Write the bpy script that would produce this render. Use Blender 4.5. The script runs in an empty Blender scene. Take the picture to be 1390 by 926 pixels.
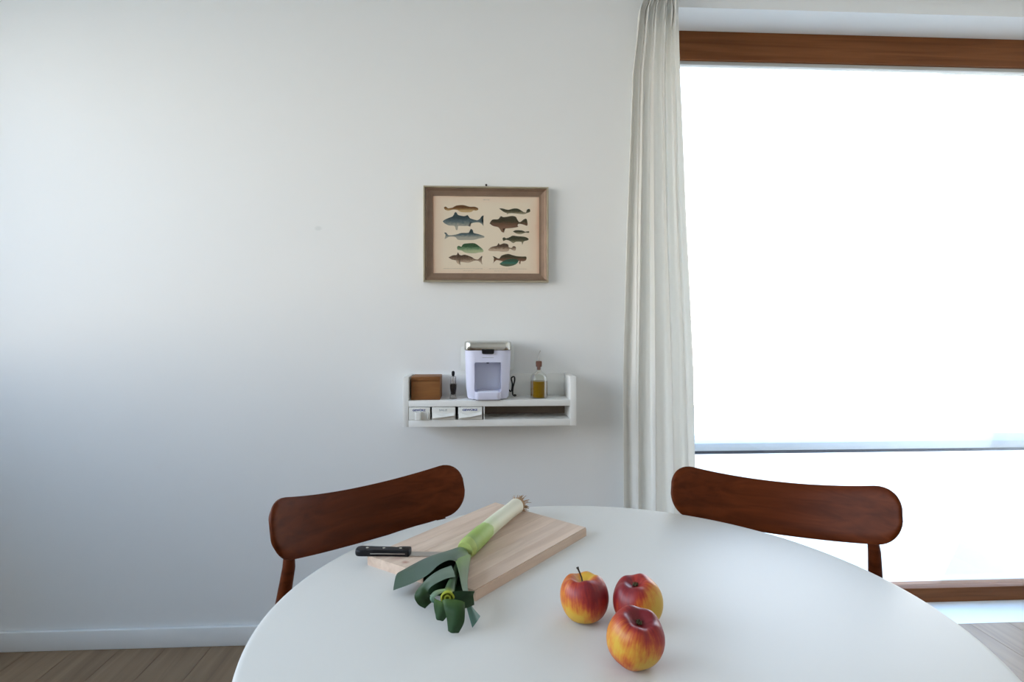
import bpy, bmesh, math, random
from mathutils import Vector, Matrix
random.seed(4)
C = bpy.context.scene.collection
SC = bpy.context.scene

# ------------------------------------------------------------------ camera
cam_d = bpy.data.cameras.new('camera'); cam = bpy.data.objects.new('camera', cam_d); C.objects.link(cam)
cam.location = (0, 0, 1.17)
cam.rotation_euler = (math.radians(90), 0, -math.atan(0.052))
cam_d.sensor_fit = 'HORIZONTAL'; cam_d.sensor_width = 36.0
cam_d.lens = 780.0 / 1390.0 * 36.0
cam_d.shift_y = -23.0 / 1390.0
cam_d.clip_start = 0.02
SC.camera = cam

# ------------------------------------------------------------------ sky, daylight, exposure
W = bpy.data.worlds.new('overcast_sky'); SC.world = W; W.use_nodes = True
nt = W.node_tree; nt.nodes.clear()
o_ = nt.nodes.new('ShaderNodeOutputWorld'); b_ = nt.nodes.new('ShaderNodeBackground')
tc = nt.nodes.new('ShaderNodeTexCoord'); sx = nt.nodes.new('ShaderNodeSeparateXYZ'); rp = nt.nodes.new('ShaderNodeValToRGB')
nt.links.new(tc.outputs['Generated'], sx.inputs[0]); nt.links.new(sx.outputs['Z'], rp.inputs[0])
rp.color_ramp.elements[0].position = 0.0; rp.color_ramp.elements[0].color = (1.0, 0.925, 0.845, 1)
rp.color_ramp.elements[1].position = 0.68; rp.color_ramp.elements[1].color = (0.30, 0.56, 0.98, 1)
nt.links.new(rp.outputs['Color'], b_.inputs['Color']); b_.inputs['Strength'].default_value = 10.2
nt.links.new(b_.outputs[0], o_.inputs[0])

def portal(name, loc, rot, sx_, sy_):
    l = bpy.data.lights.new(name, 'AREA'); l.shape = 'RECTANGLE'; l.size = sx_; l.size_y = sy_
    l.cycles.is_portal = True
    o = bpy.data.objects.new(name, l); o.location = loc; o.rotation_euler = rot; C.objects.link(o)
# daylight enters through the two windows the room has
portal('daylight_portal', (-2.12, 0.375, 1.68), (0, math.radians(-90), 0), 1.40, 3.15)
portal('daylight_portal', (1.55, 2.42, 1.21), (math.radians(-90), 0, 0), 1.80, 2.32)

SC.view_settings.view_transform = 'Standard'; SC.view_settings.look = 'None'
SC.view_settings.gamma = 1.0; SC.view_settings.use_curve_mapping = False
SC.view_settings.exposure = 0.0

# ------------------------------------------------------------------ materials
def new_mat(name):
    m = bpy.data.materials.new(name); m.use_nodes = True
    return m, m.node_tree, m.node_tree.nodes['Principled BSDF']
def mat(name, col, rough=0.5, metal=0.0, spec=0.5, trans=0.0, ior=1.45, vary=0.0, vscale=30, bump=0.0, bscale=200, sheen=0, coat=0.0):
    m, t, p = new_mat(name)
    p.inputs['Base Color'].default_value = (*col, 1); p.inputs['Roughness'].default_value = rough
    p.inputs['Metallic'].default_value = metal; p.inputs['Specular IOR Level'].default_value = spec
    p.inputs['Transmission Weight'].default_value = trans; p.inputs['IOR'].default_value = ior
    p.inputs['Coat Weight'].default_value = coat
    if vary or bump:
        c = t.nodes.new('ShaderNodeTexCoord')
    if vary:
        n = t.nodes.new('ShaderNodeTexNoise'); n.inputs['Scale'].default_value = vscale; n.inputs['Detail'].default_value = 4
        mx = t.nodes.new('ShaderNodeMix'); mx.data_type = 'RGBA'
        mx.inputs[6].default_value = (*[x * (1 - vary) for x in col], 1); mx.inputs[7].default_value = (*[min(1, x * (1 + vary)) for x in col], 1)
        t.links.new(c.outputs['Object'], n.inputs['Vector']); t.links.new(n.outputs['Fac'], mx.inputs[0]); t.links.new(mx.outputs[2], p.inputs['Base Color'])
    if bump:
        n2 = t.nodes.new('ShaderNodeTexNoise'); n2.inputs['Scale'].default_value = bscale; n2.inputs['Detail'].default_value = 3
        bp = t.nodes.new('ShaderNodeBump'); bp.inputs['Strength'].default_value = bump; bp.inputs['Distance'].default_value = 0.002
        t.links.new(c.outputs['Object'], n2.inputs['Vector']); t.links.new(n2.outputs['Fac'], bp.inputs['Height']); t.links.new(bp.outputs[0], p.inputs['Normal'])
    return m
def wood(name, dark, light, stretch, rough=0.45, scale=1.0, detail=6, per_object=0.0, spec=0.4, rot=0.0):
    """grain: noise stretched along one axis of the object's own coordinates"""
    m, t, p = new_mat(name)
    c = t.nodes.new('ShaderNodeTexCoord'); mp = t.nodes.new('ShaderNodeMapping')
    mp.inputs['Scale'].default_value = [s * scale for s in stretch]; mp.inputs['Rotation'].default_value = (0, 0, rot)
    n = t.nodes.new('ShaderNodeTexNoise'); n.inputs['Scale'].default_value = 1.0; n.inputs['Detail'].default_value = detail; n.inputs['Distortion'].default_value = 0.6
    r = t.nodes.new('ShaderNodeValToRGB'); r.color_ramp.elements[0].position = 0.3; r.color_ramp.elements[1].position = 0.72
    r.color_ramp.elements[0].color = (*dark, 1); r.color_ramp.elements[1].color = (*light, 1)
    t.links.new(c.outputs['Object'], mp.inputs[0]); t.links.new(mp.outputs[0], n.inputs['Vector']); t.links.new(n.outputs['Fac'], r.inputs[0])
    out = r.outputs['Color']
    if per_object:
        oi = t.nodes.new('ShaderNodeObjectInfo'); ma = t.nodes.new('ShaderNodeMapRange')
        ma.inputs[3].default_value = 1 - per_object; ma.inputs[4].default_value = 1 + per_object
        hs = t.nodes.new('ShaderNodeHueSaturation'); t.links.new(oi.outputs['Random'], ma.inputs[0]); t.links.new(ma.outputs[0], hs.inputs['Value'])
        t.links.new(out, hs.inputs['Color']); out = hs.outputs['Color']
        ad = t.nodes.new('ShaderNodeVectorMath'); ad.operation = 'ADD'; mu = t.nodes.new('ShaderNodeMath'); mu.operation = 'MULTIPLY'; mu.inputs[1].default_value = 37.0
        t.links.new(oi.outputs['Random'], mu.inputs[0]); t.links.new(mp.outputs[0], ad.inputs[0]); t.links.new(mu.outputs[0], ad.inputs[1]); t.links.new(ad.outputs[0], n.inputs['Vector'])
    t.links.new(out, p.inputs['Base Color'])
    bp = t.nodes.new('ShaderNodeBump'); bp.inputs['Strength'].default_value = 0.08; bp.inputs['Distance'].default_value = 0.001
    t.links.new(n.outputs['Fac'], bp.inputs['Height']); t.links.new(bp.outputs[0], p.inputs['Normal'])
    p.inputs['Roughness'].default_value = rough; p.inputs['Specular IOR Level'].default_value = spec
    return m
def clear_glass(name, tint=(1, 1, 1), refl=1.0):
    m = bpy.data.materials.new(name); m.use_nodes = True; t = m.node_tree; t.nodes.clear()
    o = t.nodes.new('ShaderNodeOutputMaterial'); tr = t.nodes.new('ShaderNodeBsdfTransparent'); tr.inputs[0].default_value = (*tint, 1)
    g = t.nodes.new('ShaderNodeBsdfGlossy'); g.inputs['Roughness'].default_value = 0.02
    f = t.nodes.new('ShaderNodeFresnel'); f.inputs[0].default_value = 1.45; k = t.nodes.new('ShaderNodeMath'); k.operation = 'MULTIPLY'; k.inputs[1].default_value = refl
    mx = t.nodes.new('ShaderNodeMixShader')
    t.links.new(f.outputs[0], k.inputs[0]); t.links.new(k.outputs[0], mx.inputs[0]); t.links.new(tr.outputs[0], mx.inputs[1]); t.links.new(g.outputs[0], mx.inputs[2]); t.links.new(mx.outputs[0], o.inputs[0])
    return m

def wall_material():
    m, t, p = new_mat('white_wall_paint')
    p.inputs['Roughness'].default_value = 0.75; p.inputs['Specular IOR Level'].default_value = 0.3
    c = t.nodes.new('ShaderNodeTexCoord')
    # small filled patch in the plaster
    mp = t.nodes.new('ShaderNodeMapping'); mp.vector_type = 'POINT'
    mp.inputs['Location'].default_value = (0.6026, -2.15, -1.5226)
    mp2 = t.nodes.new('ShaderNodeMapping'); mp2.inputs['Rotation'].default_value = (0, math.radians(-25), 0); mp2.inputs['Scale'].default_value = (60, 10, 95)
    g = t.nodes.new('ShaderNodeTexGradient'); g.gradient_type = 'SPHERICAL'
    r = t.nodes.new('ShaderNodeValToRGB'); r.color_ramp.elements[0].position = 0.0; r.color_ramp.elements[1].position = 0.55
    r.color_ramp.elements[0].color = (0.80, 0.805, 0.79, 1); r.color_ramp.elements[1].color = (0.715, 0.73, 0.715, 1)
    t.links.new(c.outputs['Object'], mp.inputs[0]); t.links.new(mp.outputs[0], mp2.inputs[0]); t.links.new(mp2.outputs[0], g.inputs[0]); t.links.new(g.outputs['Fac'], r.inputs[0])
    t.links.new(r.outputs['Color'], p.inputs['Base Color'])
    n = t.nodes.new('ShaderNodeTexNoise'); n.inputs['Scale'].default_value = 3.0; n.inputs['Detail'].default_value = 8; n.inputs['Roughness'].default_value = 0.6
    bp = t.nodes.new('ShaderNodeBump'); bp.inputs['Strength'].default_value = 0.12; bp.inputs['Distance'].default_value = 0.004
    t.links.new(c.outputs['Object'], n.inputs['Vector']); t.links.new(n.outputs['Fac'], bp.inputs['Height']); t.links.new(bp.outputs[0], p.inputs['Normal'])
    return m

M = dict(
    wall=wall_material(),
    ceil=mat('white_ceiling_paint', (0.82, 0.82, 0.80), 0.85, vary=0.01),
    trim=mat('white_gloss_trim', (0.80, 0.80, 0.78), 0.4),
    shelf=mat('white_lacquer', (0.80, 0.80, 0.77), 0.38, vary=0.015, vscale=6),
    table=mat('white_table_laminate', (0.67, 0.645, 0.59), 0.45, spec=0.25, vary=0.01, vscale=5),
    floor=wood('oak_floor', (0.20, 0.125, 0.07), (0.33, 0.22, 0.13), (26, 1.6, 20), 0.45, per_object=0.12),
    teak=wood('dark_teak', (0.068, 0.0125, 0.0020), (0.120, 0.026, 0.0055), (4, 45, 60), 0.45, spec=0.12),
    board=wood('pale_beech', (0.58, 0.425, 0.32), (0.74, 0.575, 0.45), (60, 5, 60), 0.6, per_object=0.055, spec=0.25, rot=0),
    winwood=wood('stained_window_wood', (0.14, 0.046, 0.013), (0.235, 0.088, 0.030), (2, 40, 45), 0.5, spec=.15),
    box=wood('cherry_box_wood', (0.20, 0.080, 0.026), (0.30, 0.130, 0.042), (8, 60, 60), 0.55, spec=.2),
    slotbrown=mat('slot_back_brown', (0.22, 0.165, 0.125), 0.7, vary=0.1, vscale=60),
    chrome=mat('brushed_chrome', (0.62, 0.62, 0.58), 0.22, 1.0),
    steel=mat('blade_steel', (0.50, 0.48, 0.46), 0.35, 1.0),
    lav=mat('lavender_white_plastic', (0.70, 0.71, 0.86), 0.35, vary=0.005),
    lavd=mat('lavender_niche_plastic', (0.80, 0.83, 0.92), 0.42, vary=0.005),
    tank=mat('milky_tank_plastic', (0.74, 0.76, 0.72), 0.3, vary=0.01),
    black=mat('black_plastic', (0.006, 0.006, 0.008), 0.45, spec=.3, vary=0.1),
    grey=mat('grey_rubber', (0.25, 0.25, 0.28), 0.6, vary=0.05),
    porc=mat('white_porcelain', (0.78, 0.78, 0.74), 0.2, coat=0.3, vary=0.01),
    blue=mat('blue_print', (0.05, 0.075, 0.24), 0.4, vary=0.05),
    faint=mat('faded_grey_print', (0.40, 0.43, 0.43), 0.4, vary=0.05),
    gold=mat('tarnished_silver_gilt', (0.52, 0.46, 0.34), 0.33, 0.85, vary=0.25, vscale=25),
    bronze=mat('bronze_brown_slip', (0.235, 0.155, 0.105), 0.45, 0.25, vary=0.2, vscale=30),
    nail=mat('dark_iron', (0.06, 0.05, 0.05), 0.4, 0.9, vary=0.1),
    glass=clear_glass('bottle_glass', (0.95, 0.965, 0.93), 0.55),
    acryl=clear_glass('acrylic', (0.92, 0.91, 0.90), 0.6),
    pane=clear_glass('window_pane', (0.97, 0.985, 0.98), 0.6),
    pglass=clear_glass('picture_glass', (0.995, 0.995, 0.99), 0.12),
    cork=mat('cork', (0.18, 0.085, 0.062), 0.8, vary=0.3, vscale=200),
    pepper=mat('peppercorns', (0.018, 0.011, 0.009), 0.6, vary=0.5, vscale=300, bump=0.8, bscale=350),
    oil=mat('olive_oil', (0.27, 0.145, 0.003), 0.15, trans=0.25, ior=1.15, vary=0.03),
    stem=mat('apple_stem', (0.035, 0.030, 0.018), 0.7, vary=0.3, vscale=200),
    calyx=mat('apple_eye', (0.075, 0.070, 0.028), 0.8, vary=0.4, vscale=250),
    root=mat('leek_roots', (0.40, 0.24, 0.12), 0.9, vary=0.35, vscale=120),
    parapet=mat('white_render', (0.82, 0.82, 0.82), 0.9, vary=0.02, vscale=8),
    coping=mat('grey_coping', (0.25, 0.25, 0.25), 0.8, vary=0.08, vscale=12),
    slot=mat('dark_slot', (0.02, 0.022, 0.03), 0.7, vary=0.3, vscale=40),
    paving=mat('pale_paving', (0.61, 0.53, 0.43), 0.9, vary=0.1, vscale=2),
    gasket=mat('grey_glazing_bead', (0.50, 0.50, 0.47), 0.5, vary=0.02),
)
def cloth_material():
    m, t, p = new_mat('cream_curtain_cloth'); o = t.nodes['Material Output']
    p.inputs['Base Color'].default_value = (0.90, 0.893, 0.855, 1); p.inputs['Roughness'].default_value = 0.9; p.inputs['Specular IOR Level'].default_value = 0.1
    c = t.nodes.new('ShaderNodeTexCoord'); w = t.nodes.new('ShaderNodeTexNoise'); w.inputs['Scale'].default_value = 600
    bp = t.nodes.new('ShaderNodeBump'); bp.inputs['Strength'].default_value = 0.15; bp.inputs['Distance'].default_value = 0.001
    t.links.new(c.outputs['Object'], w.inputs['Vector']); t.links.new(w.outputs['Fac'], bp.inputs['Height']); t.links.new(bp.outputs[0], p.inputs['Normal'])
    tl = t.nodes.new('ShaderNodeBsdfTranslucent'); tl.inputs[0].default_value = (0.92, 0.905, 0.86, 1)
    mx = t.nodes.new('ShaderNodeMixShader'); mx.inputs[0].default_value = 0.34
    t.links.new(p.outputs[0], mx.inputs[1]); t.links.new(tl.outputs[0], mx.inputs[2]); t.links.new(mx.outputs[0], o.inputs[0])
    return m
def board_stains(m):
    t = m.node_tree; p = t.nodes['Principled BSDF']; src = p.inputs['Base Color'].links[0].from_socket
    c = t.nodes.new('ShaderNodeTexCoord'); nz = t.nodes.new('ShaderNodeTexNoise'); nz.inputs['Scale'].default_value = 90; t.links.new(c.outputs['Object'], nz.inputs['Vector'])
    for loc, rad, col, amt in (((-.0421, -.1660, .017), .0085, (.36, .13, .09), .75), ((-.0950, -.1600, .017), .022, (.62, .33, .28), .5), ((-.066, -.1640, .017), .012, (.60, .34, .29), .4), ((-.128, -.155, .017), .016, (.60, .36, .29), .4)):
        d = t.nodes.new('ShaderNodeVectorMath'); d.operation = 'DISTANCE'; d.inputs[1].default_value = loc; t.links.new(c.outputs['Object'], d.inputs[0])
        a = t.nodes.new('ShaderNodeMath'); a.operation = 'MULTIPLY_ADD'; a.inputs[1].default_value = rad * .8; t.links.new(nz.outputs['Fac'], a.inputs[0]); t.links.new(d.outputs['Value'], a.inputs[2])
        r = t.nodes.new('ShaderNodeMapRange'); r.inputs[1].default_value = rad * .55; r.inputs[2].default_value = rad * 1.35; r.inputs[3].default_value = amt; r.inputs[4].default_value = 0.0; t.links.new(a.outputs[0], r.inputs[0])
        mx = t.nodes.new('ShaderNodeMix'); mx.data_type = 'RGBA'; mx.inputs[7].default_value = (*col, 1); t.links.new(r.outputs[0], mx.inputs[0]); t.links.new(src, mx.inputs[6]); src = mx.outputs[2]
    t.links.new(src, p.inputs['Base Color'])
board_stains(M['board'])
M['cloth'] = cloth_material()
def paper_material():
    m, t, p = new_mat('aged_print_paper'); p.inputs['Roughness'].default_value = 0.8; p.inputs['Specular IOR Level'].default_value = 0.2
    c = t.nodes.new('ShaderNodeTexCoord'); s = t.nodes.new('ShaderNodeSeparateXYZ'); t.links.new(c.outputs['Generated'], s.inputs[0])
    def edge(sock):
        a = t.nodes.new('ShaderNodeMath'); a.operation = 'SUBTRACT'; a.inputs[1].default_value = 0.5; t.links.new(sock, a.inputs[0])
        b = t.nodes.new('ShaderNodeMath'); b.operation = 'ABSOLUTE'; t.links.new(a.outputs[0], b.inputs[0]); return b.outputs[0]
    mx = t.nodes.new('ShaderNodeMath'); mx.operation = 'MAXIMUM'; t.links.new(edge(s.outputs['X']), mx.inputs[0]); t.links.new(edge(s.outputs['Z']), mx.inputs[1])
    n = t.nodes.new('ShaderNodeTexNoise'); n.inputs['Scale'].default_value = 9; t.links.new(c.outputs['Object'], n.inputs['Vector'])
    a = t.nodes.new('ShaderNodeMath'); a.operation = 'MULTIPLY_ADD'; a.inputs[1].default_value = 0.05; t.links.new(n.outputs['Fac'], a.inputs[0]); t.links.new(mx.outputs[0], a.inputs[2])
    r = t.nodes.new('ShaderNodeValToRGB'); e = r.color_ramp.elements
    e[0].position = 0.40; e[0].color = (0.80, 0.69, 0.545, 1); e[1].position = 0.53; e[1].color = (0.68, 0.40, 0.275, 1)
    k = r.color_ramp.elements.new(0.485); k.color = (0.79, 0.62, 0.475, 1)
    t.links.new(a.outputs[0], r.inputs[0]); t.links.new(r.outputs['Color'], p.inputs['Base Color'])
    return m
M['paper'] = paper_material()
def fish_material(name, back, mid, belly):
    back, mid, belly = [tuple(min(1, q * k) for q in x) for x, k in ((back, 1.5), (mid, 1.6), (belly, 1.5))]
    m, t, p = new_mat(name); p.inputs['Roughness'].default_value = 0.8; p.inputs['Specular IOR Level'].default_value = 0.2
    c = t.nodes.new('ShaderNodeTexCoord'); s = t.nodes.new('ShaderNodeSeparateXYZ'); t.links.new(c.outputs['Generated'], s.inputs[0])
    n = t.nodes.new('ShaderNodeTexNoise'); n.inputs['Scale'].default_value = 110; n.inputs['Detail'].default_value = 6; n.inputs['Roughness'].default_value = .7; t.links.new(c.outputs['Object'], n.inputs['Vector'])
    a = t.nodes.new('ShaderNodeMath'); a.operation = 'MULTIPLY_ADD'; a.inputs[1].default_value = 0.55; t.links.new(n.outputs['Fac'], a.inputs[0]); t.links.new(s.outputs['Z'], a.inputs[2])
    r = t.nodes.new('ShaderNodeValToRGB'); e = r.color_ramp.elements
    e[0].position = 0.50; e[0].color = (*belly, 1); e[1].position = 0.95; e[1].color = (*back, 1); k = e.new(0.72); k.color = (*mid, 1)
    t.links.new(a.outputs[0], r.inputs[0]); t.links.new(r.outputs['Color'], p.inputs['Base Color'])
    return m
def apple_material(name, red_dirs, yellow_dirs, bias, seed):
    """skin colour: a red blush and yellow cheeks at fixed places of the fruit, streaked from stem to eye"""
    m, t, p = new_mat(name); p.inputs['Roughness'].default_value = 0.42; p.inputs['Specular IOR Level'].default_value = 0.4
    c = t.nodes.new('ShaderNodeTexCoord')
    nv = t.nodes.new('ShaderNodeVectorMath'); nv.operation = 'NORMALIZE'; t.links.new(c.outputs['Object'], nv.inputs[0])
    tot = None
    for dirs, sgn in ((red_dirs, 1.0), (yellow_dirs, -1.0)):
        for (d, wgt, pw) in dirs:
            dp = t.nodes.new('ShaderNodeVectorMath'); dp.operation = 'DOT_PRODUCT'; dp.inputs[1].default_value = Vector(d).normalized(); t.links.new(nv.outputs[0], dp.inputs[0])
            mxx = t.nodes.new('ShaderNodeMath'); mxx.operation = 'MAXIMUM'; mxx.inputs[1].default_value = 0.0; t.links.new(dp.outputs['Value'], mxx.inputs[0])
            pp = t.nodes.new('ShaderNodeMath'); pp.operation = 'POWER'; pp.inputs[1].default_value = pw; t.links.new(mxx.outputs[0], pp.inputs[0])
            mu = t.nodes.new('ShaderNodeMath'); mu.operation = 'MULTIPLY_ADD'; mu.inputs[1].default_value = wgt * sgn; t.links.new(pp.outputs[0], mu.inputs[0])
            if tot is None: mu.inputs[2].default_value = bias
            else: t.links.new(tot, mu.inputs[2])
            tot = mu.outputs[0]
    # blotches and meridian streaks
    sp = t.nodes.new('ShaderNodeSeparateXYZ'); t.links.new(nv.outputs[0], sp.inputs[0])
    at = t.nodes.new('ShaderNodeMath'); at.operation = 'ARCTAN2'; t.links.new(sp.outputs['Y'], at.inputs[0]); t.links.new(sp.outputs['X'], at.inputs[1])
    cb = t.nodes.new('ShaderNodeCombineXYZ'); t.links.new(at.outputs[0], cb.inputs[0]); t.links.new(sp.outputs['Z'], cb.inputs[1]); cb.inputs[2].default_value = seed
    mp = t.nodes.new('ShaderNodeMapping'); mp.inputs['Scale'].default_value = (9, 1.6, 1); t.links.new(cb.outputs[0], mp.inputs[0])
    n1 = t.nodes.new('ShaderNodeTexNoise'); n1.inputs['Scale'].default_value = 1.3; n1.inputs['Detail'].default_value = 5; t.links.new(mp.outputs[0], n1.inputs['Vector'])
    n2 = t.nodes.new('ShaderNodeTexNoise'); n2.inputs['Scale'].default_value = 60 ; n2.inputs['Detail'].default_value = 5; t.links.new(c.outputs['Object'], n2.inputs['Vector'])
    a1 = t.nodes.new('ShaderNodeMath'); a1.operation = 'MULTIPLY_ADD'; a1.inputs[1].default_value = 0.60; t.links.new(n1.outputs['Fac'], a1.inputs[0]); t.links.new(tot, a1.inputs[2])
    a2 = t.nodes.new('ShaderNodeMath'); a2.operation = 'MULTIPLY_ADD'; a2.inputs[1].default_value = 0.62; t.links.new(n2.outputs['Fac'], a2.inputs[0]); t.links.new(a1.outputs[0], a2.inputs[2])
    r = t.nodes.new('ShaderNodeValToRGB'); e = r.color_ramp.elements
    e[0].position = 0.16; e[0].color = (0.60, 0.36, 0.04, 1)
    e[1].position = 0.98; e[1].color = (0.19, 0.012, 0.018, 1)
    for pos, col in ((0.32, (0.60, 0.265, 0.028)), (0.47, (0.54, 0.155, 0.022)), (0.60, (0.45, 0.075, 0.018)), (0.76, (0.33, 0.026, 0.018))):
        k = e.new(pos); k.color = (*col, 1)
    t.links.new(a2.outputs[0], r.inputs[0]); t.links.new(r.outputs['Color'], p.inputs['Base Color'])
    return m
def leek_skin(name, stops):
    """colour along the leek, from the root end (t=0) on, kept in the mesh attribute 't'"""
    m, t, p = new_mat(name); p.inputs['Roughness'].default_value = 0.55; p.inputs['Specular IOR Level'].default_value = 0.2
    at = t.nodes.new('ShaderNodeAttribute'); at.attribute_name = 't'
    c = t.nodes.new('ShaderNodeTexCoord'); n = t.nodes.new('ShaderNodeTexNoise'); n.inputs['Scale'].default_value = 70; n.inputs['Detail'].default_value = 3; t.links.new(c.outputs['Object'], n.inputs['Vector'])
    a = t.nodes.new('ShaderNodeMath'); a.operation = 'MULTIPLY_ADD'; a.inputs[1].default_value = 0.12; t.links.new(n.outputs['Fac'], a.inputs[0]); t.links.new(at.outputs['Fac'], a.inputs[2])
    r = t.nodes.new('ShaderNodeValToRGB'); e = r.color_ramp.elements
    e[0].position = stops[0][0]; e[0].color = (*stops[0][1], 1); e[1].position = stops[-1][0]; e[1].color = (*stops[-1][1], 1)
    for pos, col in stops[1:-1]:
        k = e.new(pos); k.color = (*col, 1)
    t.links.new(a.outputs[0], r.inputs[0]); t.links.new(r.outputs['Color'], p.inputs['Base Color'])
    return m
M['shank'] = leek_skin('leek_white_to_green', [(0.0, (0.76, 0.70, 0.56)), (0.50, (0.70, 0.69, 0.52)), (0.665, (0.62, 0.66, 0.42)), (0.70, (0.38, 0.50, 0.17)), (0.90, (0.30, 0.41, 0.10)), (1.0, (0.38, 0.46, 0.14)), (1.07, (0.27, 0.36, 0.12))])
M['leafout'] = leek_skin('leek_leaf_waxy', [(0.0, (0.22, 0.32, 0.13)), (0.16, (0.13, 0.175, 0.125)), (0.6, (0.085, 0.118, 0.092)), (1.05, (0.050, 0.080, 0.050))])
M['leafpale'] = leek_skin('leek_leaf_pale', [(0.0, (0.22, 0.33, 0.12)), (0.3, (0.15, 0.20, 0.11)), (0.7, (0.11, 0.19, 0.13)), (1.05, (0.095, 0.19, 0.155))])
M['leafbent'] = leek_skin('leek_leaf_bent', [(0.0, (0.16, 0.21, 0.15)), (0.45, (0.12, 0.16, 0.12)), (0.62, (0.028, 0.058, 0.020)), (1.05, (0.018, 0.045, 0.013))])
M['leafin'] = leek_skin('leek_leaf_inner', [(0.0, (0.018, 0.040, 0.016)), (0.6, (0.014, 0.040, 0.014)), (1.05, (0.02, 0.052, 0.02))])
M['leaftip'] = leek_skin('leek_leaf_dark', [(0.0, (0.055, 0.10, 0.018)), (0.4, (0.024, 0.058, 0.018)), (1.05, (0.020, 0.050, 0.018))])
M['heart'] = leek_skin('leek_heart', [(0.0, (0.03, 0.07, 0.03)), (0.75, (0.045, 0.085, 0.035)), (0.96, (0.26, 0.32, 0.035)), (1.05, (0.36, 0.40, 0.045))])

# ------------------------------------------------------------------ mesh helpers
def finish(name, bm, m, parent=None, smooth=False, angle=35):
    me = bpy.data.meshes.new(name)
    bmesh.ops.recalc_face_normals(bm, faces=bm.faces)
    bm.to_mesh(me); bm.free()
    for k in (m if isinstance(m, (list, tuple)) else [m]): me.materials.append(k)
    o = bpy.data.objects.new(name, me); C.objects.link(o)
    if smooth:
        me.polygons.foreach_set('use_smooth', [True] * len(me.polygons)); me.set_sharp_from_angle(angle=math.radians(angle))
    if parent is not None: o.parent = parent
    return o
def add_box(bm, x0, x1, y0, y1, z0, z1, bev=0.0, seg=2):
    r = bmesh.ops.create_cube(bm, size=1.0)
    vs = r['verts']
    for v in vs: v.co = ((x0 + x1) / 2 + v.co.x * (x1 - x0), (y0 + y1) / 2 + v.co.y * (y1 - y0), (z0 + z1) / 2 + v.co.z * (z1 - z0))
    if bev:
        es = list({e for v in vs for e in v.link_edges})
        bmesh.ops.bevel(bm, geom=es, offset=bev, segments=seg, affect='EDGES', profile=0.5)
def box(name, m, b, parent=None, bev=0.0, seg=2):
    bm = bmesh.new(); add_box(bm, *b, bev=bev, seg=seg); return finish(name, bm, m, parent, smooth=bev > 0)
def add_lathe(bm, prof, seg=32, origin=(0, 0, 0)):
    rings = []
    for r, z in prof:
        if r < 1e-6: rings.append([bm.verts.new((origin[0], origin[1], origin[2] + z))])
        else: rings.append([bm.verts.new((origin[0] + r * math.cos(2 * math.pi * i / seg), origin[1] + r * math.sin(2 * math.pi * i / seg), origin[2] + z)) for i in range(seg)])
    for a, b in zip(rings, rings[1:]):
        for i in range(seg):
            j = (i + 1) % seg
            if len(a) == 1 and len(b) == 1: continue
            if len(a) == 1: bm.faces.new((a[0], b[i], b[j]))
            elif len(b) == 1: bm.faces.new((a[i], a[j], b[0]))
            else: bm.faces.new((a[i], a[j], b[j], b[i]))
def lathe(name, m, prof, parent=None, seg=32, origin=(0, 0, 0), angle=40):
    bm = bmesh.new(); add_lathe(bm, prof, seg, origin); return finish(name, bm, m, parent, True, angle)
def frames(pts):
    T = []
    for i in range(len(pts)):
        a = pts[max(i - 1, 0)]; b = pts[min(i + 1, len(pts) - 1)]; T.append((b - a).normalized())
    n = T[0].orthogonal().normalized(); N = []
    for tg in T:
        n = (n - tg * n.dot(tg)).normalized(); N.append(n.copy())
    return T, N
def add_tube(bm, pts, rad, seg=10, tval=None, cap=True):
    pts = [Vector(p) for p in pts]; T, N = frames(pts); rings = []
    for i, p in enumerate(pts):
        r = rad[i] if isinstance(rad, (list, tuple)) else rad
        B = T[i].cross(N[i])
        rings.append([bm.verts.new(p + (N[i] * math.cos(2 * math.pi * k / seg) + B * math.sin(2 * math.pi * k / seg)) * r) for k in range(seg)])
        if tval is not None:
            for v in rings[-1]: v[tval[0]] = tval[1][i]
    for a, b in zip(rings, rings[1:]):
        for k in range(seg): bm.faces.new((a[k], a[(k + 1) % seg], b[(k + 1) % seg], b[k]))
    if cap: bm.faces.new(rings[0][::-1]); bm.faces.new(rings[-1])
    return rings
def tube(name, m, pts, rad, parent=None, seg=10):
    bm = bmesh.new(); add_tube(bm, pts, rad, seg); return finish(name, bm, m, parent, True, 50)
def catmull(P, n):
    P = [Vector(p) for p in P]; Q = [2 * P[0] - P[1]] + P + [2 * P[-1] - P[-2]]; out = []
    for i in range(n):
        u = i / (n - 1) * (len(P) - 1); k = min(int(u), len(P) - 2); f = u - k
        a, b, c, d = Q[k:k + 4]
        out.append(0.5 * (2 * b + (c - a) * f + (2 * a - 5 * b + 4 * c - d) * f * f + (3 * b - a - 3 * c + d) * f ** 3))
    return out
def empty(name, loc=(0, 0, 0), rz=0.0):
    o = bpy.data.objects.new(name, None); o.location = loc; o.rotation_euler = (0, 0, rz); o.empty_display_size = 0.05; C.objects.link(o); return o
def tag(o, label, cat, group=None):
    o['label'] = label; o['category'] = cat
    if group: o['group'] = group
    return o
def structure(o, label=None):
    o['kind'] = 'structure'
    if label: o['label'] = label
    return o
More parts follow.
